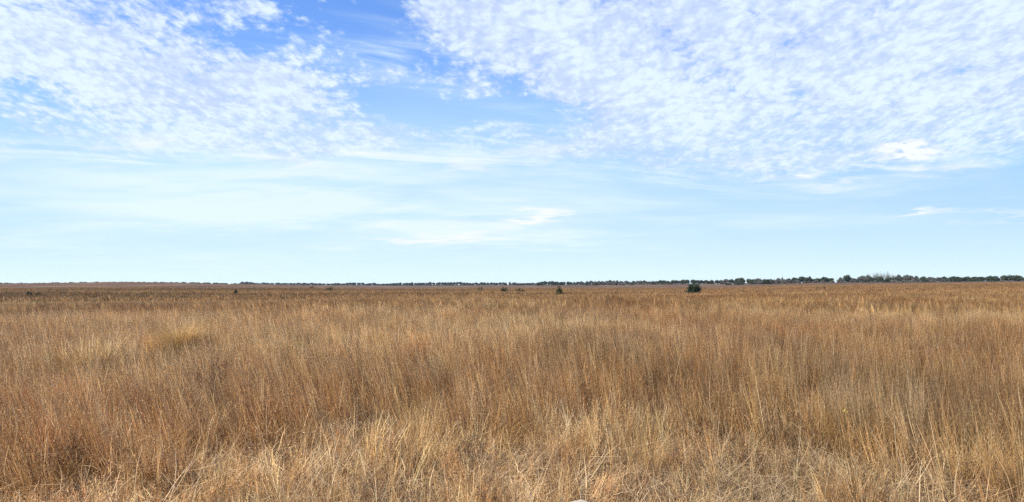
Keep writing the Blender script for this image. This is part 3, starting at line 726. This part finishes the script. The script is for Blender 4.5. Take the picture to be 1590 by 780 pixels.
# pale stone at the bottom edge
import bmesh
bm = bmesh.new(); bmesh.ops.create_icosphere(bm, subdivisions=4, radius=1)
for v in bm.verts:
    c = v.co; k = 1+.28*(float(fbm(c.x*1.6+5, c.z*1.6+c.y, 3, 4))-.5)*2
    v.co = (c.x*.105*k, c.y*.08*k, max(c.z, -.5)*.10*k)
me = bpy.data.meshes.new('pale_stone'); bm.to_mesh(me); bm.free(); me.materials.append(M_stone); me.shade_smooth()
sy = 4.9; sx = (896-795)/F*sy; sz_ = EYE-(776-HY)/F*sy
o = obj('pale_stone', me, None, (sx, sy, sz_-.10)); tag(o, 'pale buff stone half hidden in the grass at the bottom edge', 'stone')

# ------------------------------------------------------------------ light and sky
SUN_EL = math.radians(45); SUN_AZ = math.radians(-114)   # heading from +y, clockwise positive: behind the left shoulder
sd = np.array([math.sin(SUN_AZ)*math.cos(SUN_EL), math.cos(SUN_AZ)*math.cos(SUN_EL), math.sin(SUN_EL)])
ld = bpy.data.lights.new('sun', 'SUN'); ld.energy = 5.0; ld.angle = math.radians(.53); ld.color = (1, .95, .87)
lo = bpy.data.objects.new('sun', ld); COL.objects.link(lo)
from mathutils import Vector
lo.rotation_euler = Vector(-sd).to_track_quat('-Z', 'Y').to_euler(); lo.location = (0, 0, 50)

w = bpy.data.worlds.new('World'); scene.world = w; w.use_nodes = True
nt = w.node_tree; N = nt.nodes; L = nt.links; N.clear()
def val(s_, sock):
    if isinstance(s_, (int, float)): sock.default_value = s_
    else: L.new(s_, sock)
def M(op, a, b=None, c=None, clamp=False):
    q = N.new('ShaderNodeMath'); q.operation = op; q.use_clamp = clamp; val(a, q.inputs[0])
    if b is not None: val(b, q.inputs[1])
    if c is not None: val(c, q.inputs[2])
    return q.outputs[0]
def add(*a):
    r = a[0]
    for k in a[1:]: r = M('ADD', r, k)
    return r
def mul(*a):
    r = a[0]
    for k in a[1:]: r = M('MULTIPLY', r, k)
    return r
def SM(x, a, b):      # smoothstep
    q = N.new('ShaderNodeMapRange'); q.interpolation_type = 'SMOOTHSTEP'; val(x, q.inputs[0]); q.inputs[1].default_value = a; q.inputs[2].default_value = b; return q.outputs[0]
def XYZ(x, y, z):
    q = N.new('ShaderNodeCombineXYZ'); val(x, q.inputs[0]); val(y, q.inputs[1]); val(z, q.inputs[2]); return q.outputs[0]
def NO(vec, scale, det=4, rough=.5, dist=0, lac=2.0):
    q = N.new('ShaderNodeTexNoise'); L.new(vec, q.inputs['Vector']); q.inputs['Scale'].default_value = scale; q.inputs['Detail'].default_value = det
    q.inputs['Roughness'].default_value = rough; q.inputs['Distortion'].default_value = dist; q.inputs['Lacunarity'].default_value = lac; return q
def MIX(f, a, b, mode='MIX'):
    q = N.new('ShaderNodeMix'); q.data_type = 'RGBA'; q.blend_type = mode; val(f, q.inputs[0])
    for s_, k in ((a, 6), (b, 7)):
        if isinstance(s_, tuple): q.inputs[k].default_value = (*s_, 1)
        else: L.new(s_, q.inputs[k])
    return q.outputs[2]
tc = N.new('ShaderNodeTexCoord'); sp = N.new('ShaderNodeSeparateXYZ'); L.new(tc.outputs['Generated'], sp.inputs[0])
X, Y, Z = sp.outputs
Zc = M('MAXIMUM', Z, 0.0)
Yc = M('MAXIMUM', Y, .08)
U = M('DIVIDE', X, Yc); Vv = M('DIVIDE', Zc, Yc)         # tangent of bearing and of elevation
inv = M('DIVIDE', 1.0, M('ADD', Zc, .045))
PXn = mul(X, inv); PYn = mul(Y, inv)                      # point where the line of sight meets the cloud deck
P0 = XYZ(PXn, PYn, 0.0)
# ragged warp for mask borders
wn = NO(P0, 1.3, 5, .6); ws = N.new('ShaderNodeSeparateColor'); L.new(wn.outputs['Color'], ws.inputs[0])
du = mul(M('SUBTRACT', ws.outputs[0], .5), .16); dv = mul(M('SUBTRACT', ws.outputs[1], .5), .09)
Uw = add(U, du); Vw = add(Vv, dv)
def blob(px, py, rx, ry, rot=0., amp=1.):
    u0 = (px-795)/F; v0 = (HY-py)/F; c, s_ = math.cos(rot), math.sin(rot)
    a = M('SUBTRACT', Uw, u0); b = M('SUBTRACT', Vw, v0)
    p_ = M('DIVIDE', add(mul(a, c), mul(b, s_)), rx/F); q = M('DIVIDE', add(mul(b, c), mul(a, -s_)), ry/F)
    r2 = add(mul(p_, p_), mul(q, q))
    return mul(M('EXPONENT', mul(r2, -1.0)), amp)
cov = add(
    blob(170, 60, 330, 125, 0, .62), blob(350, 165, 300, 85, -.15, .52), blob(-150, 80, 250, 120, 0, .5),
    blob(1330, 60, 430, 150, 0, .85), blob(820, 40, 180, 80, -.35, .48), blob(960, 150, 230, 80, -.2, .48), blob(1500, 190, 260, 55, 0, .40),
    blob(1100, 215, 300, 45, 0, .42), blob(745, 160, 70, 26, -.5, .33), blob(605, 118, 60, 22, -.35, .30), blob(520, 30, 60, 40, -.6, .12),
    blob(500, 215, 150, 26, .05, .36), blob(250, 225, 350, 30, 0, .28), blob(900, 240, 300, 26, 0, .30), blob(1180, 250, 260, 30, 0, .26),
    blob(560, 40, 90, 50, -.5, -.22), blob(640, 160, 150, 26, 0, -.16), blob(40, 130, 110, 22, 0, -.22), blob(430, -10, 60, 26, -.5, -.2), blob(810, 175, 90, 14, 0, -.25),
    blob(340, 65, 60, 26, -.5, -.22), blob(395, 50, 45, 26, -.5, -.2), blob(720, 90, 60, 50, -.8, -.12),
    blob(480, 140, 90, 60, -.3, .22), blob(1150, 0, 500, 60, 0, .25), blob(720, 60, 60, 50, -.4, .2), blob(1250, 235, 300, 26, 0, .22), blob(300, 232, 260, 24, 0, .2), blob(400, 8, 50, 40, .3, .26), blob(660, 14, 80, 34, .2, .26), blob(1660, 140, 200, 110, 0, .45), blob(240, 62, 50, 20, .3, -.16), blob(1060, 110, 110, 24, -.2, -.12), blob(880, 95, 70, 40, -.3, -.10), blob(690, 182, 150, 15, 0, -.3),
    blob(795, -700, 1700, 520, 0, .5))
# altocumulus: rounded flakes of several sizes
def warp(src_, sc, amt, det):
    wq = N.new('ShaderNodeVectorMath'); wq.operation = 'MULTIPLY_ADD'
    wn2 = NO(src_, sc, det, .55); L.new(wn2.outputs['Color'], wq.inputs[0]); wq.inputs[1].default_value = (amt, amt, 0); L.new(src_, wq.inputs[2]); return wq.outputs[0]
lg = mul(M('LOGARITHM', M('ADD', Vv, .05), math.e), 1.75)     # keeps the flakes rounded: they are thick, not flat
PA = XYZ(M('DIVIDE', mul(U, 1.8), M('ADD', Vv, .26)), lg, 0.0)
PW = warp(warp(PA, 2.0, .12, 2), 16.0, .030, 4)
f1 = NO(PW, 3.0, 9, .60).outputs[0]
f2 = NO(PW, 13.0, 9, .69).outputs[0]
def VO(vec, sc, sm, det):
    vo = N.new('ShaderNodeTexVoronoi'); vo.feature = 'SMOOTH_F1'; L.new(vec, vo.inputs['Vector']); vo.inputs['Scale'].default_value = sc; vo.inputs['Smoothness'].default_value = sm
    vo.inputs['Detail'].default_value = det; vo.inputs['Roughness'].default_value = .6; vo.normalize = True; return M('SUBTRACT', 1.0, vo.outputs['Distance'])
puff = VO(PW, 15.0, .45, 2.0)
patch = NO(PA, 1.3, 5, .6).outputs[0]
puff2 = VO(PW, 31.0, .45, 1.0)
den = add(mul(f1, .66), mul(f2, .50), mul(puff, .50), mul(puff2, .22))
edge = M('SUBTRACT', add(den, mul(M('MINIMUM', cov, .85), .72)), 1.445)
lowf = SM(Vv, .27, .17)
ac = add(mul(SM(edge, -.10, .18), M('SUBTRACT', 1.0, lowf)), mul(SM(edge, -.16, .50), lowf))
bright = SM(add(mul(f2, .6), mul(puff, .85), mul(puff2, .3), mul(f1, .40), mul(patch, .5), mul(cov, .07)), 1.46, 1.80)
# streaked cirrus
rotn = XYZ(add(mul(PXn, .93), mul(PYn, .37)), mul(add(mul(PYn, .93), mul(PXn, -.37)), 3.6), 0.0)
ci = SM(NO(rotn, .75, 7, .6, .6).outputs[0], .46, .74)
cimask = add(blob(620, 75, 190, 18, -.08, 1.0), blob(640, 105, 130, 30, -.3, .8), blob(600, 25, 90, 40, -.4, .5), blob(380, 238, 330, 26, 0, 1.5), blob(620, 262, 130, 14, 0, 1.3), blob(700, 208, 240, 22, .12, 1.3), blob(1000, 250, 330, 40, 0, 1.2), blob(1330, 262, 260, 26, .05, 1.2), blob(100, 230, 260, 60, 0, .6), blob(860, 210, 200, 20, .06, .8))
cir = M('MULTIPLY', ci, cimask, clamp=True)
# low flat bands
lowv = XYZ(mul(U, 2.2), mul(Vv, 21.0), 0.0)
lo1 = SM(NO(lowv, 1.15, 6, .52, .25).outputs[0], .38, .62)
lowmask = add(blob(330, 300, 420, 60, .03, .75), blob(600, 335, 420, 30, .03, .9), blob(760, 365, 500, 30, .03, .6), blob(450, 300, 300, 40, 0, .5), blob(1000, 355, 400, 22, 0, .45), blob(100, 360, 300, 22, 0, .4), blob(1400, 290, 200, 16, 0, .35))
low = M('MULTIPLY', lo1, lowmask, clamp=True)
lowv2 = XYZ(mul(U, 7.), mul(Vv, 34.0), 0.0); ln = NO(lowv2, 1.2, 6, .6, .3).outputs[0]
def wisp(px, py, rx, ry, rot, amp): return mul(blob(px, py, rx, ry, rot, amp), SM(ln, .30, .56))
wis = add(mul(blob(1398, 236, 34, 9, .1, 2.2), SM(NO(XYZ(mul(U, 30.), mul(Vv, 60.), 0.0), 1.3, 5, .65).outputs[0], .36, .56)), mul(blob(820, 252, 560, 30, 0, .55), SM(ln, .46, .68)), mul(blob(250, 238, 300, 22, 0, .5), SM(ln, .46, .68)), wisp(1440, 262, 80, 7, .05, .8), wisp(1270, 266, 26, 6, .1, .9), wisp(1330, 283, 150, 5, .03, .5), wisp(1440, 333, 40, 4, .1, .9), wisp(1520, 337, 110, 5, .02, .6), blob(835, 340, 46, 9, .05, .75), wisp(835, 340, 40, 6, .05, .5), blob(690, 363, 80, 12, .1, .7), wisp(690, 365, 75, 9, .1, .4), blob(600, 372, 70, 10, 0, .25), wisp(610, 245, 70, 7, 0, .6))
wis = M('MINIMUM', wis, 1.0)

sky = N.new('ShaderNodeTexSky'); sky.sky_type = 'NISHITA'; sky.sun_disc = False
sky.sun_elevation = SUN_EL; sky.sun_rotation = SUN_AZ; sky.air_density = 1.0; sky.dust_density = .6; sky.ozone_density = 1.6; sky.altitude = 50
K = .08
def rgb(r, g, b):            # colour as displayed -> radiance in sky-texture units
    f = lambda c: ((c/255+.055)/1.055)**2.4 if c > 10 else c/255/12.92
    return tuple(f(c)/K/EXPO for c in (r, g, b))
EXPO = 2**.7
base = MIX(1.0, sky.outputs[0], (.90, 1.26, 1.86), 'MULTIPLY')
SKY_DBG = base
# moisture near the ground pales the sky
hz = M('EXPONENT', mul(Vv, -1/.072)); hz = M('MULTIPLY', hz, .97)
veil = M('MULTIPLY', add(mul(SM(Vv, .36, .08), .30), blob(330, 290, 620, 120, 0, .50), blob(1500, 280, 300, 90, 0, -.22)), add(.35, mul(NO(P0, .55, 6, .62).outputs[0], 1.25)), clamp=True)
base = MIX(mul(SM(Vv, .36, .12), .85), base, rgb(158, 201, 255))
c = MIX(veil, base, rgb(212, 244, 255))
c = MIX(hz, c, rgb(239, 261, 261))
c = MIX(mul(low, .8), c, rgb(238, 255, 255))
c = MIX(mul(cir, .85), c, rgb(234, 253, 255))
accol = MIX(bright, rgb(203, 221, 255), rgb(238, 254, 255))
c = MIX(M('MULTIPLY', ac, .93), c, accol)
c = MIX(wis, c, rgb(250, 255, 255))
bg = N.new('ShaderNodeBackground'); L.new(c, bg.inputs[0]); bg.inputs[1].default_value = K
wo = N.new('ShaderNodeOutputWorld'); L.new(bg.outputs[0], wo.inputs[0])
w.cycles.sampling_method = 'MANUAL'; w.cycles.sample_map_resolution = 512

# ------------------------------------------------------------------ air
def haze():
    x0, x1, y0, y1, z0, z1 = -4100, 4100, -4100, 4100, -4, 22
    V = [(x0, y0, z0), (x1, y0, z0), (x1, y1, z0), (x0, y1, z0), (x0, y0, z1), (x1, y0, z1), (x1, y1, z1), (x0, y1, z1)]
    Q = [(0, 3, 2, 1), (4, 5, 6, 7), (0, 1, 5, 4), (1, 2, 6, 5), (2, 3, 7, 6), (3, 0, 4, 7)]
    m, nt_ = new_mat('haze_air'); o_ = nt_.nodes.new('ShaderNodeOutputMaterial'); pv = nt_.nodes.new('ShaderNodeVolumePrincipled')
    pv.inputs['Color'].default_value = (.80, .88, 1, 1); pv.inputs['Density'].default_value = .000045; pv.inputs['Anisotropy'].default_value = .2
    nt_.links.new(pv.outputs[0], o_.inputs['Volume'])
    o = obj('haze', mesh_np('haze', V, Q, None, m)); tag(o, 'faint blue air haze over the far prairie', 'haze', kind='stuff')
HAZE = True
if HAZE: haze()

scene.render.engine = 'CYCLES'
scene.cycles.use_denoising = False
scene.cycles.max_bounces = 6; scene.cycles.diffuse_bounces = 3; scene.cycles.transmission_bounces = 3; scene.cycles.volume_bounces = 0
scene.view_settings.view_transform = 'Standard'; scene.view_settings.look = 'None'
scene.view_settings.exposure = .7; scene.view_settings.gamma = 1
